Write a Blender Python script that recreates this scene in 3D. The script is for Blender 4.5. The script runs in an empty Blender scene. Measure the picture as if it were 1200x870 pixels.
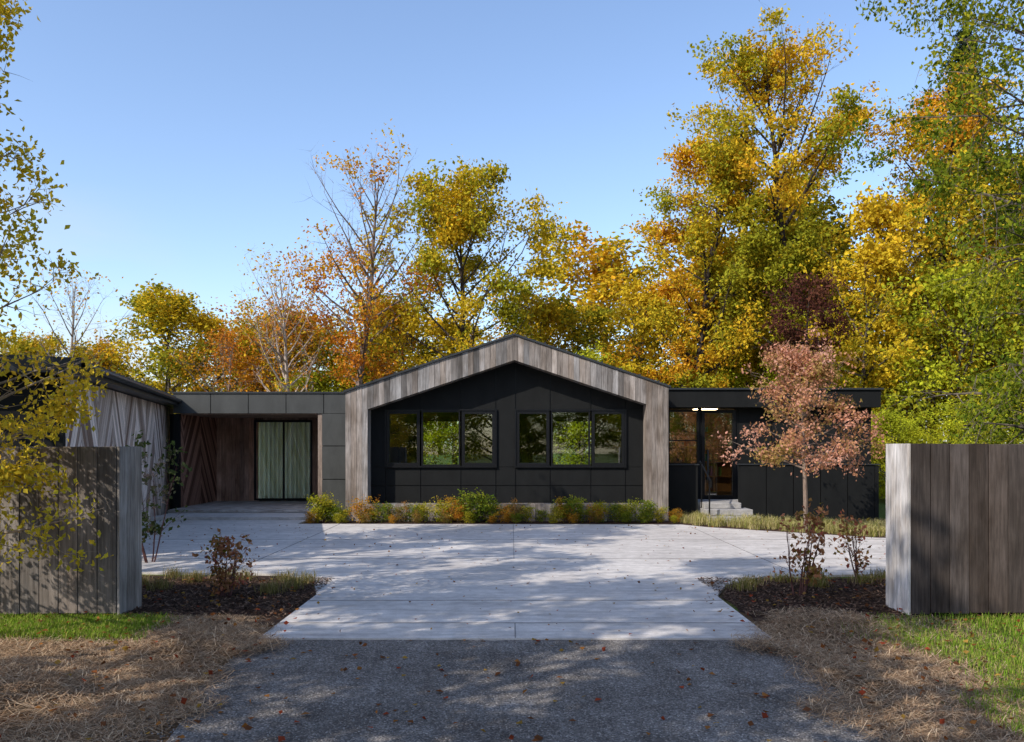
import bpy, math, numpy as np
from mathutils import Vector, Matrix
C = bpy.context; D = bpy.data
scene = C.scene

# ---------------------------------------------------------------- node helpers
def new_mat(name):
    m = D.materials.new(name); m.use_nodes = True
    nt = m.node_tree; nt.nodes.clear()
    out = nt.nodes.new('ShaderNodeOutputMaterial')
    return m, nt, out
def L(nt, a, b): nt.links.new(a, b)
def coords(nt, scale=(1,1,1), rot=(0,0,0)):
    tc = nt.nodes.new('ShaderNodeTexCoord'); mp = nt.nodes.new('ShaderNodeMapping')
    mp.inputs['Scale'].default_value = scale; mp.inputs['Rotation'].default_value = rot
    L(nt, tc.outputs['Object'], mp.inputs['Vector']); return mp.outputs['Vector']
def noise(nt, vec, scale, detail=5, rough=0.6):
    n = nt.nodes.new('ShaderNodeTexNoise'); n.inputs['Scale'].default_value = scale
    n.inputs['Detail'].default_value = detail; n.inputs['Roughness'].default_value = rough
    if vec: L(nt, vec, n.inputs['Vector'])
    return n.outputs['Fac']
def ramp(nt, fac, stops):
    r = nt.nodes.new('ShaderNodeValToRGB'); els = r.color_ramp.elements
    while len(els) < len(stops): els.new(0.5)
    for e, (p, c) in zip(els, stops):
        e.position = p; e.color = (*c, 1) if len(c) == 3 else c
    L(nt, fac, r.inputs['Fac']); return r.outputs['Color']
def mixc(nt, fac, a, b, mode='MIX'):
    m = nt.nodes.new('ShaderNodeMix'); m.data_type = 'RGBA'; m.blend_type = mode
    for s, v in ((m.inputs[0], fac), (m.inputs[6], a), (m.inputs[7], b)):
        if isinstance(v, (int, float)): s.default_value = v
        elif isinstance(v, tuple): s.default_value = (*v, 1)
        else: L(nt, v, s)
    return m.outputs[2]
def math_n(nt, op, a, b=None):
    m = nt.nodes.new('ShaderNodeMath'); m.operation = op
    for i, v in enumerate((a, b)):
        if v is None: continue
        if isinstance(v, (int, float)): m.inputs[i].default_value = v
        else: L(nt, v, m.inputs[i])
    return m.outputs[0]
def bsdf(nt, out, col, rough=0.8, bump=None, bs=0.3, bd=0.01, spec=0.3, metal=0):
    p = nt.nodes.new('ShaderNodeBsdfPrincipled')
    if isinstance(col, tuple): p.inputs['Base Color'].default_value = (*col, 1)
    else: L(nt, col, p.inputs['Base Color'])
    if isinstance(rough, (int, float)): p.inputs['Roughness'].default_value = rough
    else: L(nt, rough, p.inputs['Roughness'])
    p.inputs['Specular IOR Level'].default_value = spec; p.inputs['Metallic'].default_value = metal
    if bump is not None:
        b = nt.nodes.new('ShaderNodeBump'); b.inputs['Strength'].default_value = bs; b.inputs['Distance'].default_value = bd
        L(nt, bump, b.inputs['Height']); L(nt, b.outputs[0], p.inputs['Normal'])
    L(nt, p.outputs[0], out.inputs[0]); return p
def attr(nt):
    a = nt.nodes.new('ShaderNodeAttribute'); a.attribute_name = 'tint'; return a.outputs['Color']

# ---------------------------------------------------------------- materials
def mat_wood(name, scale=(22,22,1.3), contrast=(0.45,1.35), rough=0.85):
    m, nt, out = new_mat(name)
    v = coords(nt, scale)
    n1 = noise(nt, v, 1.6, 7, 0.7)
    n2 = noise(nt, coords(nt, (2.2,2.2,.9)), 1.5, 4, 0.6)
    g = ramp(nt, n1, [(0.3, (contrast[0],)*3), (0.7, (contrast[1],)*3)])
    s = ramp(nt, n2, [(0.35, (0.62,0.58,0.55)), (0.65, (1.15,1.15,1.17))])
    c = mixc(nt, 1.0, mixc(nt, 1.0, attr(nt), g, 'MULTIPLY'), s, 'MULTIPLY')
    bsdf(nt, out, c, rough, n1, 0.5, 0.006, 0.2)
    return m
M_WOOD = mat_wood('weathered_wood')
M_DECK = mat_wood('deck_wood', scale=(1.3,22,22))
def mat_chevron(name, base, w=1.15, bw=0.13, axis='Y', lo=(0.30,0.22,0.18)):
    m, nt, out = new_mat(name)
    tc = nt.nodes.new('ShaderNodeTexCoord'); sp = nt.nodes.new('ShaderNodeSeparateXYZ')
    L(nt, tc.outputs['Object'], sp.inputs[0])
    s = sp.outputs[axis]; z = sp.outputs['Z']
    pp = nt.nodes.new('ShaderNodeMath'); pp.operation = 'PINGPONG'; L(nt, s, pp.inputs[0]); pp.inputs[1].default_value = w
    t = math_n(nt, 'DIVIDE', math_n(nt, 'SUBTRACT', z, math_n(nt, 'MULTIPLY', pp.outputs[0], 1.6)), bw)
    fid = math_n(nt, 'ADD', math_n(nt, 'FLOOR', t), math_n(nt, 'MULTIPLY', math_n(nt, 'FLOOR', math_n(nt, 'DIVIDE', s, w)), 37.3))
    wn = nt.nodes.new('ShaderNodeTexWhiteNoise'); wn.noise_dimensions = '1D'; L(nt, fid, wn.inputs['W'])
    fr = math_n(nt, 'FRACT', t)
    gap = math_n(nt, 'LESS_THAN', fr, 0.07)
    tint = ramp(nt, wn.outputs['Value'], [(0.0, lo), (0.3, (0.62,0.56,0.52)), (0.6,(1.0,.97,.95)), (1.0, (1.35,1.32,1.3))])
    cb = nt.nodes.new('ShaderNodeCombineXYZ'); L(nt, math_n(nt, 'MULTIPLY', t, 3.0), cb.inputs[0]); L(nt, math_n(nt,'MULTIPLY',z,1.2), cb.inputs[1]); L(nt, fid, cb.inputs[2])
    g = noise(nt, cb.outputs[0], 1.5, 6, 0.7)
    gc = ramp(nt, g, [(0.3, (0.55,)*3), (0.7, (1.2,)*3)])
    c = mixc(nt, 1.0, mixc(nt, 1.0, base, tint, 'MULTIPLY'), gc, 'MULTIPLY')
    c = mixc(nt, gap, c, (0.03,0.022,0.018))
    h = math_n(nt, 'SUBTRACT', math_n(nt,'MULTIPLY',wn.outputs['Value'],0.5), gap)
    bsdf(nt, out, c, 0.85, h, 0.5, 0.01, 0.2)
    return m
M_CHEV_L = mat_chevron('chevron_wood_pale', (0.78,0.67,0.60), 1.2, 0.26)
M_CHEV_D = mat_chevron('chevron_wood_brown', (0.34,0.19,0.14), 1.3, 0.16)

def mat_panel(name, col, rough=0.55, spec=0.25):
    m, nt, out = new_mat(name)
    n = noise(nt, coords(nt, (1,1,0.5)), 2.5, 5, 0.65)
    c = ramp(nt, n, [(0.3, tuple(x*0.8 for x in col)), (0.7, tuple(x*1.25 for x in col))])
    bsdf(nt, out, c, rough, None, spec=spec)
    return m
M_BLACK = mat_panel('charcoal_panel', (0.0105,0.0110,0.0110), 0.7, 0.12)
M_GREY = mat_panel('grey_panel', (0.050,0.052,0.050), 0.6)
M_FRAME = mat_panel('black_aluminium', (0.006,0.006,0.0065), 0.4)
M_ROOF = mat_panel('dark_roof_metal', (0.030,0.033,0.036), 0.4)
M_WHITE = mat_panel('interior_plaster', (0.35,0.31,0.26), 0.9)
M_WARM = mat_panel('interior_warm_wood', (0.45,0.23,0.10), 0.6)
M_FLOORI = mat_panel('interior_floor', (0.12,0.08,0.05), 0.4)
M_FURN = mat_panel('furniture_fabric', (0.20,0.18,0.15), 0.9)
def mat_glass(extra=0.07, name='window_glass'):
    m, nt, out = new_mat(name)
    fr = nt.nodes.new('ShaderNodeFresnel'); fr.inputs[0].default_value = 1.5
    f = math_n(nt, 'ADD', fr.outputs[0], extra)
    t = nt.nodes.new('ShaderNodeBsdfTransparent'); t.inputs[0].default_value = (0.88,0.94,0.86,1)
    g = nt.nodes.new('ShaderNodeBsdfGlossy'); g.inputs['Roughness'].default_value = 0.01
    b = nt.nodes.new('ShaderNodeBump'); b.inputs['Strength'].default_value = 0.03; b.inputs['Distance'].default_value = 0.02
    L(nt, noise(nt, coords(nt), 1.3, 1), b.inputs['Height']); L(nt, b.outputs[0], g.inputs['Normal'])
    mx = nt.nodes.new('ShaderNodeMixShader'); L(nt, f, mx.inputs[0]); L(nt, t.outputs[0], mx.inputs[1]); L(nt, g.outputs[0], mx.inputs[2])
    L(nt, mx.outputs[0], out.inputs[0]); return m
M_GLASS = mat_glass(); M_GLASS2 = mat_glass(0.22,'reflective_glass')
def mat_curtain():
    m, nt, out = new_mat('sheer_curtain')
    d = nt.nodes.new('ShaderNodeBsdfDiffuse'); d.inputs[0].default_value = (0.88,0.89,0.85,1)
    t = nt.nodes.new('ShaderNodeBsdfTranslucent'); t.inputs[0].default_value = (0.85,0.88,0.82,1)
    mx = nt.nodes.new('ShaderNodeMixShader'); mx.inputs[0].default_value = 0.5
    L(nt, d.outputs[0], mx.inputs[1]); L(nt, t.outputs[0], mx.inputs[2]); L(nt, mx.outputs[0], out.inputs[0]); return m
M_CURT = mat_curtain()
def mat_leaf(name, trans=0.36):
    m, nt, out = new_mat(name)
    c = attr(nt)
    d = nt.nodes.new('ShaderNodeBsdfDiffuse'); L(nt, c, d.inputs[0])
    if trans <= 0: L(nt, d.outputs[0], out.inputs[0]); return m
    t = nt.nodes.new('ShaderNodeBsdfTranslucent'); L(nt, mixc(nt, 1.0, c, (1.25,1.15,0.7), 'MULTIPLY'), t.inputs[0])
    mx = nt.nodes.new('ShaderNodeMixShader'); mx.inputs[0].default_value = trans
    L(nt, d.outputs[0], mx.inputs[1]); L(nt, t.outputs[0], mx.inputs[2])
    L(nt, mx.outputs[0], out.inputs[0]); return m
M_LEAF = mat_leaf('autumn_leaves')
M_BLADE = mat_leaf('grass_blades', 0.25)
M_STRAW = mat_leaf('dry_litter', 0.0)
def mat_bark():
    m, nt, out = new_mat('tree_bark')
    n = noise(nt, coords(nt, (6,6,1.2)), 2.2, 4, 0.7)
    c = mixc(nt, 1.0, attr(nt), ramp(nt, n, [(0.3,(0.5,)*3),(0.7,(1.4,)*3)]), 'MULTIPLY')
    d = nt.nodes.new('ShaderNodeBsdfDiffuse'); L(nt, c, d.inputs[0]); L(nt, d.outputs[0], out.inputs[0]); return m
M_BARK = mat_bark()
def mat_ground():
    m, nt, out = new_mat('forest_ground')
    v = coords(nt)
    a = noise(nt, v, 0.35, 4, 0.65); b = noise(nt, v, 14, 5, 0.75)
    c1 = ramp(nt, b, [(0.3,(0.05,0.035,0.02)),(0.5,(0.14,0.10,0.05)),(0.7,(0.26,0.18,0.09))])
    c2 = ramp(nt, b, [(0.3,(0.04,0.07,0.015)),(0.7,(0.15,0.20,0.045))])
    c = mixc(nt, ramp(nt, a, [(0.38,(0,0,0)),(0.52,(1,1,1))]), c1, c2)
    bsdf(nt, out, c, 0.95, b, 0.8, 0.04, 0.1); return m
def mat_concrete():
    m, nt, out = new_mat('concrete_paving')
    v = coords(nt)
    a = noise(nt, v, 0.45, 5, 0.6); b = noise(nt, v, 7, 6, 0.7); f = noise(nt, v, 90, 3, 0.7)
    st = noise(nt, coords(nt, (0.5,4,1)), 2.0, 6, 0.75)
    c = ramp(nt, a, [(0.35,(0.50,0.465,0.435)),(0.65,(0.63,0.59,0.55))])
    c = mixc(nt, 0.85, c, ramp(nt, b, [(0.3,(0.72,0.71,0.70)),(0.6,(1.05,1.05,1.05))]), 'MULTIPLY')
    c = mixc(nt, 0.75, c, ramp(nt, st, [(0.35,(0.68,0.67,0.66)),(0.62,(1.1,1.1,1.1))]), 'MULTIPLY')
    c = mixc(nt, 0.6, c, ramp(nt, f, [(0.3,(0.75,)*3),(0.6,(1.08,)*3)]), 'MULTIPLY')
    bsdf(nt, out, c, 0.8, f, 0.3, 0.004, 0.3); return m
def mat_gravel():
    m, nt, out = new_mat('gravel_drive')
    v = coords(nt)
    vo = nt.nodes.new('ShaderNodeTexVoronoi'); vo.inputs['Scale'].default_value = 85; L(nt, v, vo.inputs['Vector'])
    sx = nt.nodes.new('ShaderNodeSeparateColor'); L(nt, vo.outputs['Color'], sx.inputs[0])
    a = noise(nt, v, 0.8, 7, 0.75); a2 = noise(nt, coords(nt,(1.6,.5,1)), 1.6, 5, 0.7)
    c = ramp(nt, sx.outputs[0], [(0.0,(0.085,0.079,0.074)),(0.5,(0.15,0.14,0.132)),(0.88,(0.23,0.215,0.20)),(1.0,(0.38,0.355,0.33))])
    c = mixc(nt, 0.95, c, ramp(nt, a, [(0.32,(0.58,0.53,0.49)),(0.66,(1.35,1.33,1.31))]), 'MULTIPLY')
    c = mixc(nt, 0.9, c, ramp(nt, a2, [(0.35,(0.70,0.66,0.62)),(0.65,(1.25,1.25,1.25))]), 'MULTIPLY')
    h = math_n(nt, 'SUBTRACT', math_n(nt, 'MULTIPLY', sx.outputs[1], 0.5), vo.outputs['Distance'])
    bsdf(nt, out, c, 0.9, h, 0.8, 0.008, 0.2); return m
def mat_soil(name, c0, c1, sc=22):
    m, nt, out = new_mat(name)
    v = coords(nt); a = noise(nt, v, sc, 6, 0.8)
    bsdf(nt, out, ramp(nt, a, [(0.3,c0),(0.7,c1)]), 0.95, a, 1.0, 0.04, 0.1); return m
M_GROUND = mat_ground(); M_CONC = mat_concrete(); M_GRAV = mat_gravel()
M_MULCH = mat_soil('bark_mulch', (0.025,0.016,0.012), (0.11,0.065,0.045))
M_STRAWG = mat_soil('pine_straw_ground', (0.07,0.040,0.022), (0.27,0.165,0.09), 30)
M_GRASSG = mat_soil('grass_ground', (0.03,0.04,0.012), (0.12,0.15,0.03), 20)
m_j, nt_j, o_j = new_mat('joint_filler'); bsdf(nt_j, o_j, (0.17,0.16,0.15), 0.9); M_JOINT = m_j
M_STONE = mat_soil('step_stone', (0.25,0.24,0.23), (0.45,0.43,0.41), 9)

# ---------------------------------------------------------------- mesh helpers
def quads_object(name, V, F, mats, tint=None, mi=None, parent=None, loc=None, link=True, smooth=False):
    V = np.asarray(V, np.float32); F = np.asarray(F, np.int32)
    me = D.meshes.new(name)
    me.vertices.add(len(V)); me.vertices.foreach_set('co', V.ravel())
    me.loops.add(F.size); me.loops.foreach_set('vertex_index', F.ravel())
    me.polygons.add(len(F)); me.polygons.foreach_set('loop_start', np.arange(0, F.size, 4, dtype=np.int32))
    for m in mats: me.materials.append(m)
    if mi is not None: me.polygons.foreach_set('material_index', np.asarray(mi, np.int32))
    me.polygons.foreach_set('use_smooth', np.full(len(F), bool(smooth)))
    me.update(calc_edges=True)
    if tint is not None:
        a = me.attributes.new('tint', 'FLOAT_COLOR', 'POINT')
        t = np.ones((len(V), 4), np.float32); t[:, :3] = tint
        a.data.foreach_set('color', t.ravel())
    if not link: return me
    o = D.objects.new(name, me); scene.collection.objects.link(o)
    if parent: o.parent = parent
    if loc: o.location = loc
    return o
def empty(name, loc=(0,0,0)):
    e = D.objects.new(name, None); e.location = loc; e.empty_display_size = 0.3; scene.collection.objects.link(e); return e
class MB:
    def __init__(s): s.V=[]; s.F=[]; s.T=[]; s.M=[]
    def prism(s, x0,x1,y0,y1,zb0,zb1,zt0,zt1, tint=(1,1,1), mat=0):
        b = len(s.V)
        s.V += [(x0,y0,zb0),(x1,y0,zb1),(x1,y1,zb1),(x0,y1,zb0),(x0,y0,zt0),(x1,y0,zt1),(x1,y1,zt1),(x0,y1,zt0)]
        s.F += [[b+i for i in f] for f in ((0,3,2,1),(4,5,6,7),(0,1,5,4),(1,2,6,5),(2,3,7,6),(3,0,4,7))]
        s.T += [tint]*8; s.M += [mat]*6
    def box(s, x0,x1,y0,y1,z0,z1, tint=(1,1,1), mat=0): s.prism(x0,x1,y0,y1,z0,z0,z1,z1,tint,mat)
    def build(s, name, mats, parent=None, loc=None, rotz=0, bevel=0):
        o = quads_object(name, s.V, s.F, mats, np.array(s.T), s.M, parent, loc)
        o.rotation_euler[2] = rotz
        if bevel:
            m = o.modifiers.new('b','BEVEL'); m.width = bevel; m.segments = 1; m.limit_method='ANGLE'
        return o
def flat_poly(name, pts, z, mat):
    me = D.meshes.new(name); me.from_pydata([(x,y,z) for x,y in pts], [], [list(range(len(pts)))])
    me.materials.append(mat); o = D.objects.new(name, me); scene.collection.objects.link(o); return o
def wtint(rng, base, v=0.3, warm=0.06):
    k = 1 + rng.uniform(-v, v); w = rng.uniform(-warm, warm)
    return (base[0]*k*(1+w), base[1]*k, base[2]*k*(1-w))

# ---------------------------------------------------------------- tree generator
def tubes(segs, sides):
    segs = np.asarray(segs, np.float64)
    p0 = segs[:,0:3]; p1 = segs[:,3:6]; r0 = segs[:,6:7]; r1 = segs[:,7:8]
    d = p1-p0; d /= np.linalg.norm(d,axis=1,keepdims=True)+1e-9
    ref = np.where(np.abs(d[:,2:3])>0.9, np.array([[1,0,0]]), np.array([[0,0,1]]))
    u = np.cross(d, ref); u /= np.linalg.norm(u,axis=1,keepdims=True)+1e-9
    w = np.cross(d, u); n = len(segs)
    V = np.zeros((n, 2*sides, 3))
    for k in range(sides):
        a = 2*math.pi*k/sides; e = math.cos(a)*u+math.sin(a)*w
        V[:,k] = p0+e*r0; V[:,sides+k] = p1+e*r1
    base = (np.arange(n)*2*sides)[:,None]
    F = np.concatenate([base+np.array([[k,(k+1)%sides,sides+(k+1)%sides,sides+k]]) for k in range(sides)],1).reshape(-1,4)
    return V.reshape(-1,3), F
def leaf_quads(cen, size, rng, aspect=0.62, flat=0.0, hang=0.0):
    n = len(cen)
    a = rng.normal(size=(n,3)); a[:,2] = a[:,2]*(1-flat) - hang; a /= np.linalg.norm(a,axis=1,keepdims=True)+1e-9
    b = rng.normal(size=(n,3)); b[:,2] *= (1-flat); b -= (b*a).sum(1,keepdims=True)*a; b /= np.linalg.norm(b,axis=1,keepdims=True)+1e-9
    nn = np.cross(a,b)
    s = (size*rng.uniform(0.65,1.25,(n,1)))
    V = np.stack([cen-a*s*0.5, cen+b*s*0.5*aspect+nn*s*0.12, cen+a*s*0.5, cen-b*s*0.5*aspect+nn*s*0.12],1).reshape(-1,3)
    F = np.arange(4*n).reshape(-1,4)
    return V, F
def pal_lookup(pal, v):
    pal = np.array(pal); v = np.clip(v,0,0.9999)*(len(pal)-1); i = v.astype(int); f = (v-i)[:,None]
    return pal[i]*(1-f)+pal[i+1]*f
def path(rng, p, d, length, n, wob, up):
    pts=[np.array(p,float)]; d=np.array(d,float)
    for i in range(n):
        d = d+rng.normal(size=3)*wob; d[2]+=up; d/=np.linalg.norm(d)
        pts.append(pts[-1]+d*length/n)
    return pts
def make_tree(name, seed, H, cb, R, pal, leaves, leaf, trunk_r=None, limbs=26, subs=7, twigs=4, profile='round', elev=(0.35,1.0),
              up=0.06, spread=0.28, bark=(0.10,0.085,0.07), pv=(0.0,0.5,0.15,0.25), stems=1, bare_top=2.0, hang=0.3, link=True, loc=None, lean=0.02, subup=0.03, dens_pow=1.0, zpow=1.0, tip=0.35):
    rng = np.random.default_rng(seed); trunk_r = trunk_r or H*0.014
    big=[]; small=[]; anchors=[]
    for st in range(stems):
        a0 = rng.uniform(0,6.28); ld = lean if stems==1 else 0.28
        pts = path(rng,(0.03*math.cos(a0)*(stems>1),0.03*math.sin(a0)*(stems>1),-0.1),(ld*math.cos(a0),ld*math.sin(a0),1),H*0.95,14,0.035,0.05)
        def rad(z): return max(trunk_r*(1-z/H)**0.8, trunk_r*0.06) if z<H else trunk_r*.06
        for a,b in zip(pts[:-1],pts[1:]): big.append([*a,*b,rad(max(a[2],0)),rad(max(b[2],0))])
        P = np.array(pts)
        for i in range(limbs):
            t = ((i+rng.uniform(0,1))/limbs)**zpow
            z = cb+(H*0.95-cb)*t*0.93
            p = np.array([np.interp(z,P[:,2],P[:,k]) for k in range(3)])
            if profile=='round': pr = math.sin(math.pi*(0.17+0.74*t))**0.75
            elif profile=='wide_low': pr = (1-t)**0.6*0.9+0.12
            elif profile=='cone': pr = (1-t)*0.95+0.06
            elif profile=='col': pr = 0.75+0.25*math.sin(math.pi*t)
            elif profile=='taper': pr = 1.0-0.55*t
            else: pr = 0.45+0.6*math.sin(math.pi*(0.1+0.8*t))
            e = elev[0]+(elev[1]-elev[0])*t+rng.normal()*0.12
            az = i*2.39996+rng.normal()*0.35+st*1.3
            Ln = R*pr/max(math.cos(e),0.45)*rng.uniform(0.6,1.15)
            if e>0.2 and stems==1: Ln=min(Ln,(H*1.0-z)/math.sin(min(e+.15,1.5))*rng.uniform(.8,1.0)+.02*H)
            d = (math.cos(az)*math.cos(e),math.sin(az)*math.cos(e),math.sin(e))
            lp = path(rng,p,d,Ln,6,0.10,up)
            lr = min(rad(z)*0.6, 0.02*Ln+0.004*H*0.3)
            for k in range(6):
                big.append([*lp[k],*lp[k+1],lr*(1-k/6.5),lr*(1-(k+1)/6.5)])
            lv = rng.uniform(); lw = rng.uniform(.2,1.0)
            for j in range(subs):
                q = 0.22+0.78*(j+rng.uniform())/subs
                ii = min(int(q*6),5); sp = lp[ii]+(lp[ii+1]-lp[ii])*(q*6-ii)
                dd = (lp[ii+1]-lp[ii]); dd/=np.linalg.norm(dd)+1e-9
                sd = dd*0.8+rng.normal(size=3)*0.75; sd/=np.linalg.norm(sd)
                sl = Ln*rng.uniform(0.18,0.42)*(1.15-q*0.5)
                s2 = path(rng,sp,sd,sl,3,0.15,subup)
                sr = max(lr*0.38*(1-q*0.6),0.0022*min(H,6)*0.5)
                for k in range(3): small.append([*s2[k],*s2[k+1],sr*(1-k/3.6),sr*(1-(k+1)/3.6)])
                w0 = lw*rng.uniform(0.05,1)**dens_pow
                if t>bare_top and rng.uniform()<0.85: w0=0
                for q2 in range(twigs):
                    m = s2[rng.integers(1,4)]
                    td = (s2[-1]-s2[0])/(sl+1e-9)*0.6+rng.normal(size=3)*0.7; td/=np.linalg.norm(td)
                    t2 = path(rng,m,td,sl*rng.uniform(0.3,tip+0.4),2,0.2,subup)
                    for k in range(2): small.append([*t2[k],*t2[k+1],sr*0.5*(1-k*0.5),sr*0.5*(0.5-k*0.35)])
                    anchors.append([*((t2[1]+t2[2])/2), w0, lv+rng.normal()*0.12, t])
    V1,F1 = tubes(big,6); V2,F2 = tubes(small,3)
    A = np.array(anchors); pw = A[:,3]/max(A[:,3].sum(),1e-9)
    idx = rng.choice(len(A), leaves, p=pw)
    cen = A[idx,:3]+rng.normal(size=(leaves,3))*spread*np.array([1,1,0.7])
    cen[:,2] = np.maximum(cen[:,2],0.03)
    V3,F3 = leaf_quads(cen, leaf, rng, hang=hang)
    v = pv[0]+pv[1]*A[idx,4]+pv[2]*rng.normal(size=leaves)*0.6+pv[3]*A[idx,5]
    col = pal_lookup(pal, v)*rng.uniform(0.65,1.2,(leaves,1))
    V = np.concatenate([V1,V2,V3]); F = np.concatenate([F1,F2+len(V1),F3+len(V1)+len(V2)])
    T = np.concatenate([np.tile(bark,(len(V1)+len(V2),1)), np.repeat(col,4,axis=0)])
    mi = np.concatenate([np.zeros(len(F1)+len(F2)),np.ones(len(F3))])
    return quads_object(name,V,F,[M_BARK,M_LEAF],T,mi,link=link,loc=loc)

GREEN=(0.08,0.13,0.015); YG=(0.30,0.30,0.025); YEL=(0.62,0.45,0.03); GOLD=(0.64,0.36,0.025); ORG=(0.58,0.23,0.03); RUST=(0.30,0.09,0.03); OLIVE=(0.20,0.20,0.03)
P_YEL=[GREEN,YG,YEL,GOLD,ORG]; P_YG=[GREEN,OLIVE,YG,YEL,YEL]; P_ORG=[YG,YEL,GOLD,ORG,RUST]; P_LIME=[GREEN,YG,(0.40,0.46,0.03),(0.50,0.48,0.03)]

# ---------------------------------------------------------------- ground & paving
flat_poly('ground', [(-400,-200),(400,-200),(400,600),(-400,600)], 0, M_GROUND)
def wobble(pts, amp, seed, step=0.25):
    r=np.random.default_rng(seed); out=[]
    for i in range(len(pts)):
        a=np.array(pts[i],float); b=np.array(pts[(i+1)%len(pts)],float); n=max(int(np.linalg.norm(b-a)/step),1)
        for k in range(n): out.append(tuple(a+(b-a)*k/n+r.normal(size=2)*amp*(k>0)))
    return out
flat_poly('pine_straw_bed', wobble([(-9,2),(9,2),(9,9.4),(-9,9.4)],0.05,1), 0.004, M_STRAWG)
flat_poly('lawn_ground', wobble([(-9,7.75),(-3.5,7.9),(-3.45,8.95),(-9,8.95)],0.05,2), 0.008, M_GRASSG)
flat_poly('lawn_ground', wobble([(3.9,9.0),(9,9.0),(9,5),(3.2,5),(3.0,6.0),(3.55,7.4)],0.06,3), 0.008, M_GRASSG)
flat_poly('mulch_bed', wobble([(-8,12.1),(-3.1,11.9),(-2.6,11.1),(-2.35,10.2),(-2.4,8.6),(-4.1,8.9),(-8,9.2)],0.03,4), 0.012, M_MULCH)
flat_poly('mulch_bed', wobble([(8,12.0),(3.4,11.6),(2.8,11.0),(2.5,10.2),(2.5,8.8),(4.1,8.9),(8,9.1)],0.03,5), 0.012, M_MULCH)
flat_poly('gravel_driveway', wobble([(-2.45,7.95),(-2.35,6.6),(-2.1,5.2),(-2.3,3),(-2.5,-30),(2.8,-30),(2.6,3),(2.25,5.0),(2.4,6.5),(2.6,7.95)],0.035,6), 0.016, M_GRAV)
court=[(-2.36,7.93),(2.42,7.93),(2.45,10.2),(2.75,11.0),(3.5,11.8),(9.5,12.4),(9.5,16.4),(7.2,16.8),(4.4,19.0),(3.9,19.7),(-5.0,19.9),(-5.0,20.9),(-9.0,20.9),(-9.8,20),(-7.9,16),(-7.9,12.3),(-3.2,12.0),(-2.6,11.2),(-2.36,10.3)]
me = D.meshes.new('concrete_court')
nv=len(court)
me.from_pydata([(x,y,0.03) for x,y in court]+[(x,y,-0.05) for x,y in court],[],[list(range(nv))]+[[i,i+nv,(i+1)%nv+nv,(i+1)%nv] for i in range(nv)])
me.materials.append(M_CONC); o=D.objects.new('concrete_court',me); scene.collection.objects.link(o)
jb=MB()
for (x0,x1,y) in [(-2.36,2.42,8.62),(-2.37,2.44,9.9),(-7.9,9.5,13.6),(-8,9.5,16.5)]:
    jb.box(x0,x1,y-0.007,y+0.007,0.02,0.034)
for (x,y0,y1) in [(0.03,7.95,8.6),(-4.0,12.2,19.8),(4.0,12.1,19.2),(0.03,13.6,19.7)]:
    jb.box(x-0.004,x+0.004,y0,y1,0.02,0.0345)
jb.build('paving_joints',[M_JOINT])
flat_poly('flower_bed_soil', [(-4.9,19.9),(3.9,19.7),(4.4,19.0),(7.2,16.8),(10.5,16.3),(10.5,21.4),(-4.9,20.9)], 0.02, M_MULCH)

# ---------------------------------------------------------------- house
house = empty('modern_house', (0,21,0))
def HB(mb,name,mats,bevel=0):
    o = mb.build(name,mats,bevel=bevel); o.parent = house; o.matrix_parent_inverse = Matrix.Translation((0,-21,0)); return o
rg=np.random.default_rng(21)
PK=0.06; SL=0.335
def zo(x): return 4.52-SL*abs(x-PK)
def zi(x): return 3.93-SL*abs(x-PK)
XL,XR=-4.04,3.80; IL,IR=-3.50,3.26
WB=(0.235,0.212,0.192)
mb=MB()
def band(x0,x1,zb,zt):
    t=wtint(rg,WB,0.42,0.07)
    if x0<PK<x1:
        mb.prism(x0,PK-.0005,20.70,21.2,zb(x0),zb(PK),zt(x0),zt(PK),t); mb.prism(PK+.0005,x1-0.005,20.70,21.2,zb(PK),zb(x1),zt(PK),zt(x1),t)
    else: mb.prism(x0,x1-0.005,20.70+rg.uniform(-.004,.004),21.2+rg.uniform(0,.002),zb(x0),zb(x1),zt(x0),zt(x1),t)
edgesL=np.linspace(XL,IL,5); edgesM=np.linspace(IL,IR,51); edgesR=np.linspace(IR,XR,5)
for a,b in zip(edgesL[:-1],edgesL[1:]): band(a,b,lambda x:0.0,zo)
for a,b in zip(edgesM[:-1],edgesM[1:]): band(a,b,zi,zo); band(a,b,lambda x:0.0,lambda x:0.43)
for a,b in zip(edgesR[:-1],edgesR[1:]): band(a,b,lambda x:0.0,zo)
HB(mb,'timber_gable_frame',[M_WOOD])
mb=MB(); e=0.05
mb.prism(XL-e,PK,20.66,29.6,zo(XL-e)+.006,zo(PK)+.006,zo(XL-e)+.055,zo(PK)+.055)
mb.prism(PK,XR+e,20.66,29.6,zo(PK)+.006,zo(XR+e)+.006,zo(PK)+.055,zo(XR+e)+.055)
for i in range(9):
    x=XL+0.25+i*0.46
    if x<PK-.1: mb.prism(x,x+.03,20.67,29.5,zo(x)+.05,zo(x)+.05,zo(x)+.085,zo(x)+.085)
    x=XR-0.25-i*0.46
    if x>PK+.1: mb.prism(x,x+.03,20.67,29.5,zo(x)+.05,zo(x)+.05,zo(x)+.085,zo(x)+.085)
HB(mb,'gable_roof',[M_ROOF])
wins=[(-3.12,-2.29),(-2.25,-1.29),(-1.25,-.42),(.11,.93),(.97,1.94),(1.98,2.80)]
zs0,zs1=1.35,2.72
mb=MB(); yW=21.22
g=0.010
cols=[-3.6,-3.14,-2.27,-1.27,-.40,.09,.95,1.96,2.82,3.4]
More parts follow.
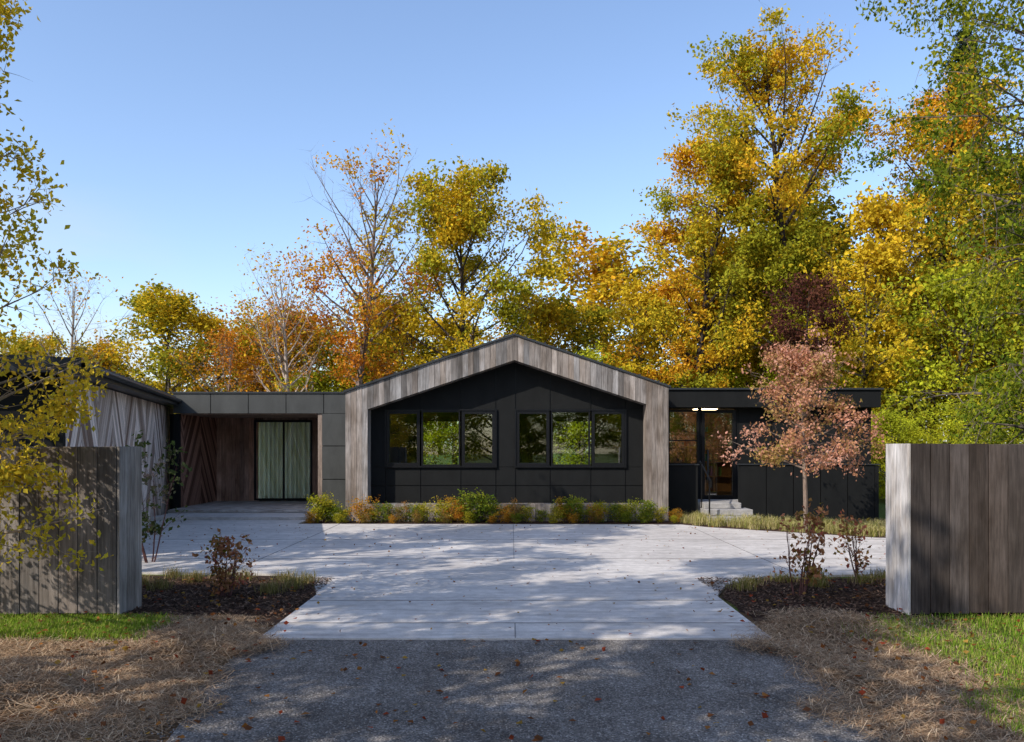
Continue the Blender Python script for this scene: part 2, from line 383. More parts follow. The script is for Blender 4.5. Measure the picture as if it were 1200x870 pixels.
for a,b in zip(cols[:-1],cols[1:]):
    for (za,zb) in ((0.40,0.86),(0.86,zs0-.02)):
        mb.box(a+g,b-g,yW,yW+.03,za+g,zb-g)
    def top(x): return zi(x)+.05
    if a<PK<b: 
        mb.prism(a+g,PK,yW,yW+.03,zs1+.02,zs1+.02,top(a),top(PK)); mb.prism(PK,b-g,yW,yW+.03,zs1+.02,zs1+.02,top(PK),top(b))
    else: mb.prism(a+g,b-g,yW,yW+.03,zs1+.02+g,zs1+.02+g,top(a),top(b))
for a,b in ((-3.6,-3.14),(-.40,.09),(2.82,3.4)): mb.box(a+g,b-g,yW,yW+.03,zs0-.02,zs1+.02)
HB(mb,'charcoal_cladding',[M_BLACK])
mb=MB(); y0,y1=yW+.035,yW+.2
mb.box(-3.9,3.7,y0,y1,0,zs0-.03); mb.box(-3.9,-3.13,y0,y1,zs0-.03,zs1+.03); mb.box(-.41,.10,y0,y1,zs0-.03,zs1+.03); mb.box(2.81,3.7,y0,y1,zs0-.03,zs1+.03)
mb.prism(-3.9,PK,y0,y1,zs1+.03,zs1+.03,zo(-3.9)-.01,zo(PK)-.01); mb.prism(PK,3.7,y0,y1,zs1+.03,zs1+.03,zo(PK)-.01,zo(3.7)-.01)
HB(mb,'front_wall_core',[M_FRAME])
def window(mb,gl,x0,x1,z0,z1,y,fw=0.05,dep=0.12,proud=0.03):
    mb.box(x0,x1,y-proud,y+dep,z0,z0+fw); mb.box(x0,x1,y-proud,y+dep,z1-fw,z1)
    mb.box(x0,x0+fw,y-proud,y+dep,z0+fw,z1-fw); mb.box(x1-fw,x1,y-proud,y+dep,z0+fw,z1-fw)
    gl.box(x0+fw,x1-fw,y+.03,y+.036,z0+fw,z1-fw)
mb=MB(); gl=MB()
for i,(a,b) in enumerate(wins):
    window(mb,gl,a,b,zs0,zs1,yW,0.075 if i%3!=1 else 0.035)
for a,b in ((-3.16,-.38),(.07,2.84)):
    mb.box(a,b,yW-.05,yW+.0,zs1+.001,zs1+.04); mb.box(a,b,yW-.06,yW+.0,zs0-.04,zs0-.001)
    mb.box(a,a+.035,yW-.05,yW,zs0,zs1); mb.box(b-.035,b,yW-.05,yW,zs0,zs1)
HB(mb,'window_frames',[M_FRAME]); HB(gl,'window_panes',[M_GLASS])
mb=MB()
mb.box(XL+.02,XL+.2,21.21,29.2,0,zo(XL+.02)-.02); mb.box(XR-.2,XR-.02,21.21,29.2,0,zo(XR)-.02)
HB(mb,'side_walls',[M_BLACK])
mb=MB(); ya,yb=29.0,29.2
ro=[(-3.1,-1.7),(1.35,2.75)]
xp=[XL+.2,-3.1,-1.7,1.35,2.75,XR-.2]
mb.box(xp[0],xp[5],ya,yb,0,.6); mb.box(xp[0],xp[1],ya,yb,.6,2.75); mb.box(xp[2],xp[3],ya,yb,.6,2.75); mb.box(xp[4],xp[5],ya,yb,.6,2.75)
mb.prism(xp[0],PK,ya,yb,2.75,2.75,zo(xp[0])-.02,zo(PK)-.02); mb.prism(PK,xp[5],ya,yb,2.75,2.75,zo(PK)-.02,zo(xp[5])-.02)
mb.box(xp[0],xp[5],21.45,28.99,0.3,0.35,mat=1)
mb.box(xp[0],xp[5],21.45,28.99,2.86,2.9)
mb.box(-.3,-.18,21.45,28.9,.36,2.85)
HB(mb,'rear_wall_and_interior',[M_FURN,M_FLOORI])
mb=MB(); gl=MB()
for a,b in ro: window(mb,gl,a,b,.6,2.75,ya,0.05)
HB(mb,'rear_window_frames',[M_FRAME]); HB(gl,'rear_window_panes',[M_GLASS])
mb=MB()
mb.box(-2.9,-1.1,25.6,26.4,.36,.78); mb.box(-2.9,-1.1,26.4,26.6,.36,1.15); mb.box(-3.1,-2.9,25.6,26.6,.36,.95); mb.box(-1.1,-.9,25.6,26.6,.36,.95)
mb.box(.6,2.2,24.6,25.4,1.05,1.1)
for x in (.65,2.1):
    for y in (24.65,25.3): mb.box(x,x+.05,y,y+.05,.36,1.05)
HB(mb,'sofa_and_table',[M_FURN],0.02)

# ---- right wing
yR=22.6
mb=MB()
mb.box(XR-.01,9.62,22.25,28.6,2.86,3.31)
HB(mb,'entry_flat_roof',[M_BLACK])
mb=MB(); mb.box(XR+.03,9.68,22.2,28.7,3.315,3.36); HB(mb,'entry_roof_flashing',[M_ROOF])
mb=MB()
mb.box(3.8,4.12,yR,yR+.15,0,2.85); mb.box(4.12,4.95,yR,yR+.15,0,1.34); mb.box(4.95,5.02,yR,yR+.15,0,2.85); mb.box(5.92,6.0,yR,yR+.15,0,2.85)
for i in range(4):
    mb.box(6.0+i*.88+g,6.88+i*.88-g,yR,yR+.15,0,1.9-g); mb.box(6.0+i*.88+g,6.88+i*.88-g,yR,yR+.15,1.9+g,2.85)
mb.box(6.0,9.5,yR+.05,yR+.18,0,2.84); mb.box(9.4,9.55,yR+.2,28.5,0,2.85); mb.box(3.85,9.4,28.4,28.5,0,1.0); mb.box(3.85,9.4,28.4,28.5,2.5,2.85)
mb.box(5.02,5.92,yR,yR+.15,0,.46)
HB(mb,'entry_walls',[M_BLACK])
mb=MB(); gl=MB()
window(mb,gl,4.12,4.95,1.34,2.8,yR-.01,.05); mb.box(4.12,4.95,yR-.03,yR+.1,1.98,2.01)
window(mb,gl,5.02,5.92,.47,2.8,yR-.01,.08)
HB(mb,'entry_door_frame',[M_FRAME]); HB(gl,'entry_door_glass',[M_GLASS2])
mb=MB()
mb.box(5.15,5.19,yR-.1,yR-.07,.95,1.75)
HB(mb,'door_handle',[M_ROOF])
mb=MB()
for i in range(5): mb.box(5.70+i*.68+g,5.70+(i+1)*.68-g,21.4,21.5,0,1.36)
mb.box(5.7,9.1,21.45,21.52,0,1.37); mb.box(3.82,4.66,21.4,21.5,0,1.36); mb.box(9.1,9.2,21.4,22.6,0,1.36)
HB(mb,'terrace_parapet',[M_BLACK])
mb=MB(); mb.box(3.82,4.7,21.37,21.53,1.365,1.39); mb.box(5.67,9.22,21.37,21.53,1.372,1.397); HB(mb,'parapet_coping',[M_ROOF])
mb=MB(); mb.box(3.81,9.1,21.52,22.59,0,.44)
HB(mb,'entry_landing',[M_STONE])
mb=MB(); mb.box(4.7,5.95,20.35,21.39,0,.15); mb.box(4.72,5.85,20.7,21.392,.15,.30); mb.box(4.74,5.66,21.05,21.51,.30,.44)
HB(mb,'entry_steps',[M_STONE],0.012)
mb=MB()
for (x,y,z0,z1) in ((4.72,20.45,.15,1.05),(4.72,21.3,.3,1.42)): mb.box(x,x+.03,y,y+.03,z0,z1)
HB(mb,'handrail_posts',[M_FRAME])
V,F=tubes([[4.735,20.3,1.0,4.735,21.5,1.46,.018,.018],[4.735,20.3,1.0,4.735,20.3,.85,.018,.018]],8)
o=quads_object('handrail',V,F,[M_FRAME]); o.parent=house; o.matrix_parent_inverse=Matrix.Translation((0,-21,0))
mb=MB()
mb.box(3.9,9.3,22.9,28.3,.35,.44,mat=1); 
mb.box(3.9,9.3,26.6,26.7,.44,2.84)
mb.box(3.9,9.3,22.8,28.3,2.84,2.855,mat=2)
for z in (.9,1.35,1.8,2.25): mb.box(4.6,8.2,26.25,26.6,z,z+.04)
for x in (4.6,5.4,6.2,7.0,7.8,8.16): mb.box(x,x+.04,26.26,26.6,.45,2.8)
HB(mb,'entry_shelving',[M_WARM,M_FLOORI,M_WHITE])
mb=MB(); r=np.random.default_rng(5)
for z in (.94,1.39,1.84,2.29):
    x=4.7
    while x<8.0:
        w=r.uniform(.03,.16); h=r.uniform(.12,.34)
        if r.uniform()<.7: mb.box(x,x+w,26.3,26.5,z+.002,z+h,tint=tuple(r.uniform(.05,.6,3)))
        x+=w+r.uniform(.01,.14)
HB(mb,'shelf_objects',[M_WOOD])
mE,ntE,oE=new_mat('added_fill_glow'); em=ntE.nodes.new('ShaderNodeEmission'); em.inputs[0].default_value=(1,.72,.42,1); em.inputs[1].default_value=22; L(ntE,em.outputs[0],oE.inputs[0])  # warm fill glow added to brighten the entry interior, not a known fixture
mb=MB()
for x in (4.9,6.2,7.4): mb.box(x,x+.6,22.85,23.1,2.828,2.838)
HB(mb,'added_fill_panels',[mE])

# ---- left connector (covered porch)
mb=MB(); yC=23.0
segs=np.linspace(-9.14,-4.06,6)
for a,b in zip(segs[:-1],segs[1:]): mb.box(a+g,b-g,yC,yC+.03,2.73,3.26)
for (za,zb) in ((.1,.95),(.95,1.85),(1.85,2.73)): mb.box(-5.12,-4.06,yC,yC+.03,za+g,zb-g)
HB(mb,'connector_panels',[M_GREY])
mb=MB(); mb.box(-9.14,-4.06,yC+.035,29,2.74,3.25); mb.box(-5.1,-4.06,yC+.035,26.2,0,2.74); mb.box(-9.14,-8.98,yC-.01,yC+.14,0,2.72); mb.box(-9.3,-9.15,23.2,26.0,0,2.72)
mb.box(-9.16,-4.04,yC-.03,29.05,3.262,3.31,mat=1)
HB(mb,'connector_core',[M_BLACK,M_ROOF])
mb=MB(); mb.box(-9.06,-9.0,yC+.15,26.0,.18,2.72); HB(mb,'porch_side_wall',[M_CHEV_D])
mb=MB(); x=-9.0; 
while x<-7.85:
    mb.box(x,x+.136,26.0,26.06,.18,2.74,wtint(rg,(.40,.24,.17),.3)); x+=.14
for x in (-6.08,-5.94,-5.80,-5.66,-5.52,-5.38,-5.24): mb.box(x,x+.136,26.0,26.06,.18,2.74,wtint(rg,(.38,.25,.19),.3))
for i in range(13): mb.box(-7.85+i*.136,-7.85+i*.136+.132,26.0,26.06,2.64,2.74,wtint(rg,(.28,.19,.14),.3))
mb.box(-5.24,-5.12,yC+.04,yC+.3,.18,2.73,(.28,.22,.18))
for i in range(18): mb.box(-9.0,-5.12,yC+.16+i*.155,yC+.16+i*.155+.15,2.705,2.735,wtint(rg,(.36,.25,.19),.25))
HB(mb,'porch_timber',[M_WOOD])
mb=MB(); gl=MB(); window(mb,gl,-7.85,-6.08,.2,2.64,26.0,.06)
mb.box(-6.98,-6.94,25.98,26.08,.26,2.58)
HB(mb,'sliding_door_frame',[M_FRAME]); HB(gl,'sliding_door_glass',[M_GLASS])
rc=np.random.default_rng(3); xs=np.linspace(-7.8,-6.14,170); ph=np.cumsum(rc.uniform(.15,.75,170)); am=.045+.07*np.abs(np.sin(xs*5.3))
Vc=[];Fc=[]
for i,x in enumerate(xs):
    y=26.26+am[i]*math.sin(ph[i]); Vc+=[(x,y,.24),(x,y,2.6)]
    if i: Fc.append([2*i-2,2*i,2*i+1,2*i-1])
o=quads_object('sheer_curtains',Vc,Fc,[M_CURT],parent=None); o.parent=house; o.matrix_parent_inverse=Matrix.Translation((0,-21,0))
mb=MB(); mb.box(-9.3,-5.1,26.1,28.9,.1,.2); HB(mb,'connector_interior',[M_WHITE])
mb=MB()
for i in range(24):
    mb.box(-9.0,-5.12,22.3+i*.155,22.3+i*.155+.15,.12,.18,wtint(rg,(.50,.46,.42),.15))
HB(mb,'porch_deck_boards',[M_DECK])
mb=MB(); mb.box(-9.0,-5.14,22.32,26,.0,.115); mb.box(-8.9,-4.5,20.95,22.28,.0,.10); HB(mb,'porch_slab',[M_CONC])

# ---- garage / left building
P0=np.array([-7.02,13.3]); P1=np.array([-9.75,24.6]); dv=P1-P0; Ln=np.linalg.norm(dv); ang=math.atan2(dv[1],dv[0])-math.pi/2
gar=empty('garage_building',(P0[0],P0[1],0)); gar.rotation_euler[2]=ang
def GB(mb,name,mats):
    o=mb.build(name,mats,parent=gar); return o
mb=MB(); mb.box(-.05,0,0.16,Ln,0,2.93); GB(mb,'chevron_wall',[M_CHEV_L])
mb=MB(); mb.box(-8,-.052,0.05,Ln,0,2.93); mb.box(-.1,.02,0,.15,0,2.93)
GB(mb,'walls',[M_BLACK])
mb=MB(); mb.box(-8.2,.32,-.3,Ln+.3,2.95,3.03); mb.box(.322,.345,-.3,Ln+.3,2.94,3.14); mb.prism(-8.2,.32,-.3,Ln+.3,3.032,3.032,3.34,3.14)
n=int((Ln+.6)/.41)
for i in range(n+1): mb.prism(-8.2,.34,-.28+i*.41,-.25+i*.41,3.1,3.1,3.39,3.185)
GB(mb,'standing_seam_roof',[M_ROOF])
V,F=tubes([[.40,-.3,3.06,.40,Ln+.3,3.06,.055,.055]],8); quads_object('gutter',V,F,[M_ROOF],parent=gar)

# ---------------------------------------------------------------- fences
def fence(name,x0,x1,y,th,h,base,endtint,seed,side):
    r=np.random.default_rng(seed); mb=MB(); 
    xx = x0; stepd = .205*side
    while (xx-x1)*side<0:
        a,b=sorted((xx,xx+stepd)); j=r.uniform(-.004,.004); dz=r.uniform(-.006,.004)
        mb.box(a+.004,b-.004,y+j,y+.03+j,.04+r.uniform(0,.02),h+dz,wtint(r,base,.28,.05))
        mb.box(a+.004,b-.004,y+th-.03,y+th,.04,h+dz,wtint(r,base,.25,.05))
        xx+=stepd
    n=3; w=(th-.0)/n
    for i in range(n):
        a,b=sorted((x0-.002*side,x0-.03*side)); mb.box(a,b,y-.0+i*w+.003,y+(i+1)*w-.003,.03,h+.004,wtint(r,endtint,.1,.03))
    a,b=sorted((x0+.02*side,x1)); mb.box(a,b,y+.05,y+th-.05,.02,h-.02,(base[0]*.4,)*3)
    return mb.build(name,[M_WOOD],bevel=0.003)
fence('board_fence',-4.17,-13,9.0,.55,1.81,(.20,.172,.148),(.32,.29,.26),11,-1)
fence('board_fence',4.21,13,9.0,.55,1.84,(.085,.069,.061),(.60,.57,.54),12,1)  # sunlit pale end and tree-shaded dark front are put into the board tints

# ---------------------------------------------------------------- trees
make_tree('maple_tree',101,18.7,5.0,3.9,[YG,YG,YEL,GOLD,ORG],34000,.165,limbs=40,loc=(11.6,34,0),pv=(.0,.55,.15,.2),spread=.23,dens_pow=2.0,bark=(.04,.032,.027),elev=(.3,1.15))
make_tree('maple_tree',102,14.2,3.0,3.3,P_ORG,28000,.155,limbs=38,loc=(7.3,36,0),pv=(-.1,.6,.15,.15),spread=.24,dens_pow=2.0,bark=(.04,.032,.027),elev=(.35,1.15))
make_tree('maple_tree',103,12.4,3.0,4.4,[YG,YG,YEL,YEL,GOLD],26000,.165,limbs=36,loc=(-1.7,36,0),pv=(.1,.6,.15,.15),spread=.24,dens_pow=2.1,elev=(.35,1.1),bark=(.07,.055,.045))
make_tree('thinning_maple_tree',104,13.8,4.0,3.0,[YEL,GOLD,ORG,ORG,RUST],5500,.15,limbs=38,loc=(-6.4,35,0),pv=(.1,.7,.15,.0),spread=.26,bare_top=.42,dens_pow=2.2,bark=(.17,.13,.11),elev=(.5,1.1),subs=8)
make_tree('maple_tree',105,16.2,4.0,3.6,[YG,YEL,GOLD,ORG,ORG],28000,.165,limbs=36,loc=(17.3,35,0),pv=(-.05,.5,.15,.15),spread=.26,dens_pow=1.8,bark=(.04,.032,.027))
make_tree('spruce_tree',106,23.0,3.0,3.6,[(.012,.025,.012),(.02,.04,.02),(.03,.05,.02)],24000,.17,limbs=80,subs=8,twigs=3,loc=(20.2,39,0),profile='cone',elev=(-.1,.15),up=-.02,spread=.16,bark=(.04,.03,.025))
make_tree('bare_tree',107,9.4,2.2,3.2,[YEL,GOLD,ORG],900,.15,limbs=26,subs=8,twigs=5,loc=(-9.0,35.2,0),bark=(.38,.31,.26),elev=(.5,1.1),pv=(.2,.6,.2,0))
make_tree('bare_tree',108,9.5,2.2,2.4,[YEL,GOLD,ORG],400,.15,limbs=22,subs=8,twigs=5,loc=(-19.6,37,0),bark=(.25,.21,.18),elev=(.6,1.1),pv=(.2,.6,.2,0))
make_tree('copper_beech_tree',109,7.8,4.9,1.2,[(.05,.02,.018),(.10,.035,.028),(.17,.075,.04)],3600,.12,limbs=20,loc=(9.9,29.5,0),profile='round',hang=1.0,spread=.15,bark=(.05,.035,.03),elev=(.0,.8),up=-.06,pv=(.1,.6,.2,.1),dens_pow=1.4)
make_tree('pink_ornamental_tree',110,3.9,1.25,1.5,[(.32,.26,.07),(.48,.25,.13),(.60,.30,.22),(.68,.42,.33)],10500,.075,trunk_r=.055,limbs=34,subs=6,loc=(6.2,18.0,0),profile='wide_low',elev=(.15,1.1),spread=.10,bark=(.20,.15,.12),pv=(.05,.7,.25,.1),up=.02,dens_pow=1.2)
make_tree('birch_tree',111,9.8,1.4,2.3,[(.09,.14,.015),(.19,.23,.02),(.33,.32,.025),(.60,.47,.03)],50000,.066,trunk_r=.08,limbs=76,subs=9,twigs=4,loc=(6.95,10.2,0),profile='col',elev=(.1,.7),up=-.03,subup=-.2,spread=.085,hang=1.0,bark=(.12,.10,.08),pv=(.02,.58,.3,.1),dens_pow=1.1,tip=.5)
make_tree('yellow_aspen_tree',112,6.4,1.0,1.45,[(.48,.42,.04),(.68,.52,.05),(.78,.57,.06),(.80,.52,.06)],25000,.062,trunk_r=.05,limbs=64,subs=7,twigs=4,loc=(-5.3,7.6,0),profile='taper',elev=(.05,.9),up=.04,subup=.02,spread=.085,hang=.8,bark=(.30,.24,.18),pv=(.05,.6,.3,0),dens_pow=1.1)
# shade trees left of the drive
make_tree('maple_tree',113,16,6,3.2,P_YEL,7500,.20,limbs=18,subs=5,loc=(-14.5,4.2,0),spread=.2,dens_pow=2.6)
make_tree('maple_tree',115,14,4,3.6,P_YEL,9000,.20,limbs=18,subs=5,loc=(-9.4,-.8,0),spread=.2,dens_pow=2.2)
make_tree('maple_tree',116,9.0,2.5,3.2,P_YG,8000,.18,limbs=15,subs=5,loc=(-7.0,-1.2,0),spread=.18,dens_pow=2.0)
make_tree('maple_tree',117,11.0,3,3.4,P_YG,9000,.18,limbs=15,subs=5,loc=(-8.8,-4.8,0),spread=.18,dens_pow=2.0)
make_tree('maple_tree',118,12.5,4,2.3,P_YEL,7000,.18,limbs=18,subs=5,loc=(-10.4,10.2,0),spread=.2,dens_pow=2.2)
make_tree('maple_tree',119,17,7,3.2,P_YEL,7500,.20,limbs=18,subs=5,loc=(-13.0,-1.5,0),spread=.2,dens_pow=2.4)

vars_=[make_tree('forest_tree_mesh',200,10,1.6,2.9,P_YG,10000,.19,limbs=28,subs=6,twigs=3,spread=.26,link=False,dens_pow=1.6,pv=(.3,.7,.2,.1)),
       make_tree('forest_tree_mesh',201,10,1.8,2.7,[YG,YEL,GOLD,GOLD,ORG],9500,.19,limbs=28,subs=6,twigs=3,spread=.26,link=False,dens_pow=1.6,pv=(.0,.75,.2,.1)),
       make_tree('forest_tree_mesh',202,10,1.5,2.8,[YG,YEL,YEL,GOLD],10000,.19,limbs=28,subs=6,twigs=3,spread=.26,link=False,dens_pow=1.6,pv=(.0,.7,.2,.1)),
       make_tree('forest_tree_mesh',203,10,.3,3.6,P_LIME,11000,.20,limbs=28,subs=6,twigs=3,spread=.34,link=False,pv=(.3,.7,.2,.1)),
       make_tree('forest_tree_mesh',204,10,2.5,2.8,[GOLD,ORG,RUST],2500,.17,limbs=28,subs=7,twigs=4,spread=.36,link=False,dens_pow=1.6,bark=(.26,.21,.18),elev=(.5,1.1))]
forest=empty('distant_forest',(0,45,0)); rf=np.random.default_rng(99); cnt=0
def ftree(x,y,h,v,wid=1.0):
    global cnt
    cnt+=1; o=D.objects.new('tree_%d'%cnt,vars_[v]); s=h/10
    w=s*wid; o.scale=(w,w,s); o.rotation_euler[2]=rf.uniform(0,6.28); o.location=(x,y-45,0); o.parent=forest; scene.collection.objects.link(o)
for x,y,h,v,w in [(.8,40,8.4,2,1.2),(3.2,41,8.6,0,1.3),(5.4,39,8.8,2,1.2),(10.0,38,11,2,1),(13.6,38,12,0,1.1),(12.6,32,9.0,2,1.1),(14.9,33,11,2,1),(16,31,8,3,1.1),(19.5,32,11,0,1.1),(22,36,14,1,1),(14,42,15,2,1),
    (-15.6,38,8.6,0,1.3),(-13,39,7.6,2,1.2),(-10.8,38,7.6,1,1.2),(-8.6,38.5,7.6,2,1.2),(-4.6,38,8.0,2,1.1),(-18.8,39,6.4,1,1.2),(-22,39,6.8,0,1.2),(-5.8,40,8.6,0,1),(-12,36,6.6,4,1.2),(-9.9,37,8.0,4,1.1)]:
    ftree(x,y,h,v,w)
for x in np.arange(-42,50,4.4):
    hb = 7.6 if x<-16 else (8.4 if x<4 else 13)
    ftree(x+rf.uniform(-1,1),49+rf.uniform(-3,3),hb*rf.uniform(.85,1.12),int(rf.integers(0,4)),1.5)
for x in np.arange(-9,16,2.3): ftree(x+rf.uniform(-.6,.6),36.5+rf.uniform(-.8,1.2),rf.uniform(4.6,5.6),3,1.2)
for x in (11.5,13,15,17.5,12.5): ftree(x,28+rf.uniform(-2,2),rf.uniform(2.6,4.2),3,1.3)
for x in np.arange(-30,34,4): ftree(x+rf.uniform(-1,1),-27+rf.uniform(-3,3),rf.uniform(8,12),int(rf.integers(0,4)),1.35)
for x in np.arange(-24,26,4): ftree(x+rf.uniform(-1,1),-22+rf.uniform(-1,1),rf.uniform(4,5.5),3,1.5)
for y in np.arange(-22,34,9): ftree(34+rf.uniform(-3,3),y,rf.uniform(9,13),int(rf.integers(0,4)),1.4)
for y in np.arange(14,40,9): ftree(-33+rf.uniform(-3,3),y,rf.uniform(7,9),int(rf.integers(0,4)),1.4)

# ---------------------------------------------------------------- shrubs
def shrub(name,seed,loc,H,R,pal,leaves,leaf,stems=5,limbs=6,bark=(.12,.06,.055),spread=.05,**k):
    return make_tree(name,seed,H,H*.15,R,pal,leaves,leaf,trunk_r=.012,limbs=limbs,subs=4,twigs=3,stems=stems,loc=loc,profile='x',elev=(.5,1.0),spread=spread,bark=bark,**k)
PR=[(.16,.14,.02),(.34,.18,.08),(.42,.19,.11),(.30,.08,.06)]
shrub('viburnum_shrub',301,(-3.38,10.1,0),.62,.22,PR,620,.06,pv=(.1,.7,.3,0))
shrub('viburnum_shrub',302,(3.45,10.3,0),1.0,.2,PR,400,.07,pv=(.1,.7,.3,0))
shrub('viburnum_shrub',303,(-5.6,13.2,0),1.75,.35,[(.06,.09,.03),(.10,.12,.05),(.3,.22,.2)],600,.09,pv=(.1,.7,.3,0))
shrub('viburnum_shrub',304,(4.75,11.6,0),.75,.25,PR,200,.07,pv=(.1,.7,.3,0))
pals=[[(.06,.11,.015),(.14,.20,.02),(.30,.30,.03)],[(.16,.21,.02),(.38,.36,.03),(.56,.42,.04)],[(.30,.22,.03),(.48,.26,.03),(.50,.17,.03)],[(.12,.15,.03),(.28,.20,.05),(.42,.20,.06)]]
rs=np.random.default_rng(55)
smesh=[]
for i in range(8):
    smesh.append(make_tree('shrub_mesh',320+i,.55,.05,.28,pals[i%4],1300,.05,trunk_r=.008,limbs=7,subs=4,twigs=3,stems=4,profile='x',elev=(.4,1.0),spread=.06,bark=(.12,.08,.05),pv=(.1,.7,.3,.1),link=False))
def plant(x,y,s,i,name='border_shrub',w=1.3):
    o=D.objects.new(name,smesh[i]); o.location=(x,y,0.02); o.scale=(s*w,s*w,s); o.rotation_euler[2]=rs.uniform(0,6.28); scene.collection.objects.link(o)
order=[1,4,0,5,2,1,4,3,0,1,5,2,6,0,4,2,3,1,0,5,6,4,2,1,0]
for k,x in enumerate(np.arange(-4.75,4.1,.3)):
    plant(x+rs.uniform(-.1,.1),20.3+rs.uniform(-.12,.12),rs.uniform(.4,.78),order[k%len(order)])
for x in np.arange(-4.6,4.0,.6):
    plant(x+rs.uniform(-.15,.15),20.02+rs.uniform(-.05,.1),rs.uniform(.25,.4),int(rs.integers(0,8)))
plant(-4.5,20.4,.9,1); plant(-.9,20.35,.95,0); plant(1.4,20.35,.8,4)

def blades(name,cx,cy,h,lean,w,cols,rng,z=0.01,mat=None):
    n=len(cx); az=rng.uniform(0,6.28,n); hh=h*rng.uniform(.6,1.2,n); ll=lean*rng.uniform(.2,1.2,n)*hh
    d=np.stack([np.cos(az),np.sin(az),0*az],1); s=np.stack([-np.sin(az),np.cos(az),0*az],1)*w*.5
    p0=np.stack([cx,cy,np.full(n,z)],1); up=np.array([0,0,1.])
    p1=p0+d*ll[:,None]*.35+up*hh[:,None]*.6; p2=p0+d*ll[:,None]+up*(hh*np.clip(1-ll/hh*.35,.4,1))[:,None]
    V=np.stack([p0-s,p0+s,p1+s*.8,p1-s*.8,p2+s*.15,p2-s*.15],1).reshape(-1,3)
    b=(np.arange(n)*6)[:,None]; F=np.concatenate([b+[[0,1,2,3]],b+[[3,2,4,5]]],1).reshape(-1,4)
    c=np.array(cols)[rng.integers(0,len(cols),n)]*rng.uniform(.7,1.25,(n,1))
    return quads_object(name,V,F,[mat or M_BLADE],np.repeat(c,6,axis=0))
GC=[(.13,.23,.02),(.19,.31,.03),(.26,.34,.045),(.15,.25,.025),(.36,.33,.10)]
def tuft_field(name,centers,n_each,h,lean,rad,cols,rng,w=.006):
    cx=np.concatenate([np.full(n_each,c[0])+rng.normal(size=n_each)*rad for c in centers]); cy=np.concatenate([np.full(n_each,c[1])+rng.normal(size=n_each)*rad for c in centers])
    return blades(name,cx,cy,h,lean,w,cols,rng,.02)
rb=np.random.default_rng(77)
n=26000; x=rb.uniform(-7,-3.4,n); y=rb.uniform(7.8,8.97,n); k=(x+rb.normal(size=n)*.1<-3.55+.1*np.sin(y*9))&(y+rb.normal(size=n)*.06>7.95+.08*np.sin(x*4))
blades('lawn_grass',x[k],y[k],.07,.7,.006,GC,rb)
n=60000; x=rb.uniform(3.1,8,n); y=rb.uniform(4.8,8.97,n); keep=(x>3.25+.35*np.sin(y*2.1)+rb.normal(size=n)*.15+np.clip((y-6)*.22,0,.6)); 
nz=np.sin(x*2.3+1)*np.sin(y*1.9+x)+rb.normal(size=n)*.5; keep&=nz>-.5
blades('lawn_grass',x[keep],y[keep],.075,.8,.006,GC,rb)
OG=[(.34,.31,.09),(.46,.40,.17),(.22,.25,.05),(.55,.46,.25)]
cs=[(x_,y_) for x_,y_ in zip(rb.uniform(4.0,9.2,170),rb.uniform(0,1,170))]
cs=[(x_, np.interp(x_,[4.0,4.4,7.2,10],[20.0,19.2,17.0,16.6])+.1+f*2.2) for x_,f in cs]
tuft_field('ornamental_grasses',cs,70,.24,.9,.07,OG,rb,.007)
cs=[(-4.6,11.6),(-4.2,11.3),(-3.95,11.75),(-3.0,11.3),(-2.75,10.75),(-2.95,10.4),(-4.8,11.0),(-3.6,11.5),(-2.7,11.2),(-4.4,10.7)]
tuft_field('ornamental_grasses',cs,150,.19,1.0,.07,[(.24,.20,.07),(.36,.28,.14),(.17,.17,.05)],rb,.006)
cs=[(3.1,11.1),(3.6,11.3),(4.1,11.5),(4.6,11.2),(3.9,10.9),(2.9,10.7),(5.0,11.6)]
tuft_field('ornamental_grasses',cs,150,.16,1.0,.08,[(.22,.20,.06),(.36,.28,.14),(.18,.18,.04)],rb,.006)
def litter(name,x,y,length,w,cols,rng,z0,zv):
    n=len(x); az=rng.uniform(0,math.pi,n); l=length*rng.uniform(.5,1.2,n)
    d=np.stack([np.cos(az),np.sin(az),rng.normal(size=n)*.22],1)*l[:,None]*.5; s=np.stack([-np.sin(az),np.cos(az),0*az],1)*w*.5
    c=np.stack([x,y,z0+rng.uniform(0,1,n)*zv],1)
    V=np.stack([c-d-s,c-d+s,c+d+s,c+d-s],1).reshape(-1,3); F=np.arange(4*n).reshape(-1,4)
    cc=np.array(cols)[rng.integers(0,len(cols),n)]*rng.uniform(.55,1.25,(n,1))
    return quads_object(name,V,F,[M_STRAW],np.repeat(cc,4,axis=0))
SC=[(.38,.245,.145),(.44,.30,.18),(.26,.155,.09),(.54,.40,.26)]
n=60000; x=np.concatenate([rb.uniform(-5.2,-2.0,n),rb.uniform(1.95,4.6,n)]); y=rb.uniform(4.6,9.0,2*n)
edge=2.22+.14*np.sin(y*3)+.08*np.sin(y*7.3)+(y>7.9)*.25+rb.normal(size=2*n)*.09
ok=(np.abs(x)>edge)&~((x>3.6)&(rb.uniform(size=2*n)<.75))&~((x<-3.6)&(y>7.9)&(rb.uniform(size=2*n)<.85))
ok&=(np.sin(x*3.1+y)*np.sin(y*2.3-x*1.3)+rb.normal(size=2*n)*.6)>-.8
hump=.02+.09*np.clip(np.sin(x*2.1+.5*y)*np.sin(y*1.7+x*.7),0,1)
litter('pine_straw',x[ok],y[ok],.13,.0035,SC,rb,.02,hump[ok])
n=9000; x=np.concatenate([rb.uniform(-5,-2.4,n),rb.uniform(2.5,5.4,n)]); y=rb.uniform(9.0,11.6,2*n)
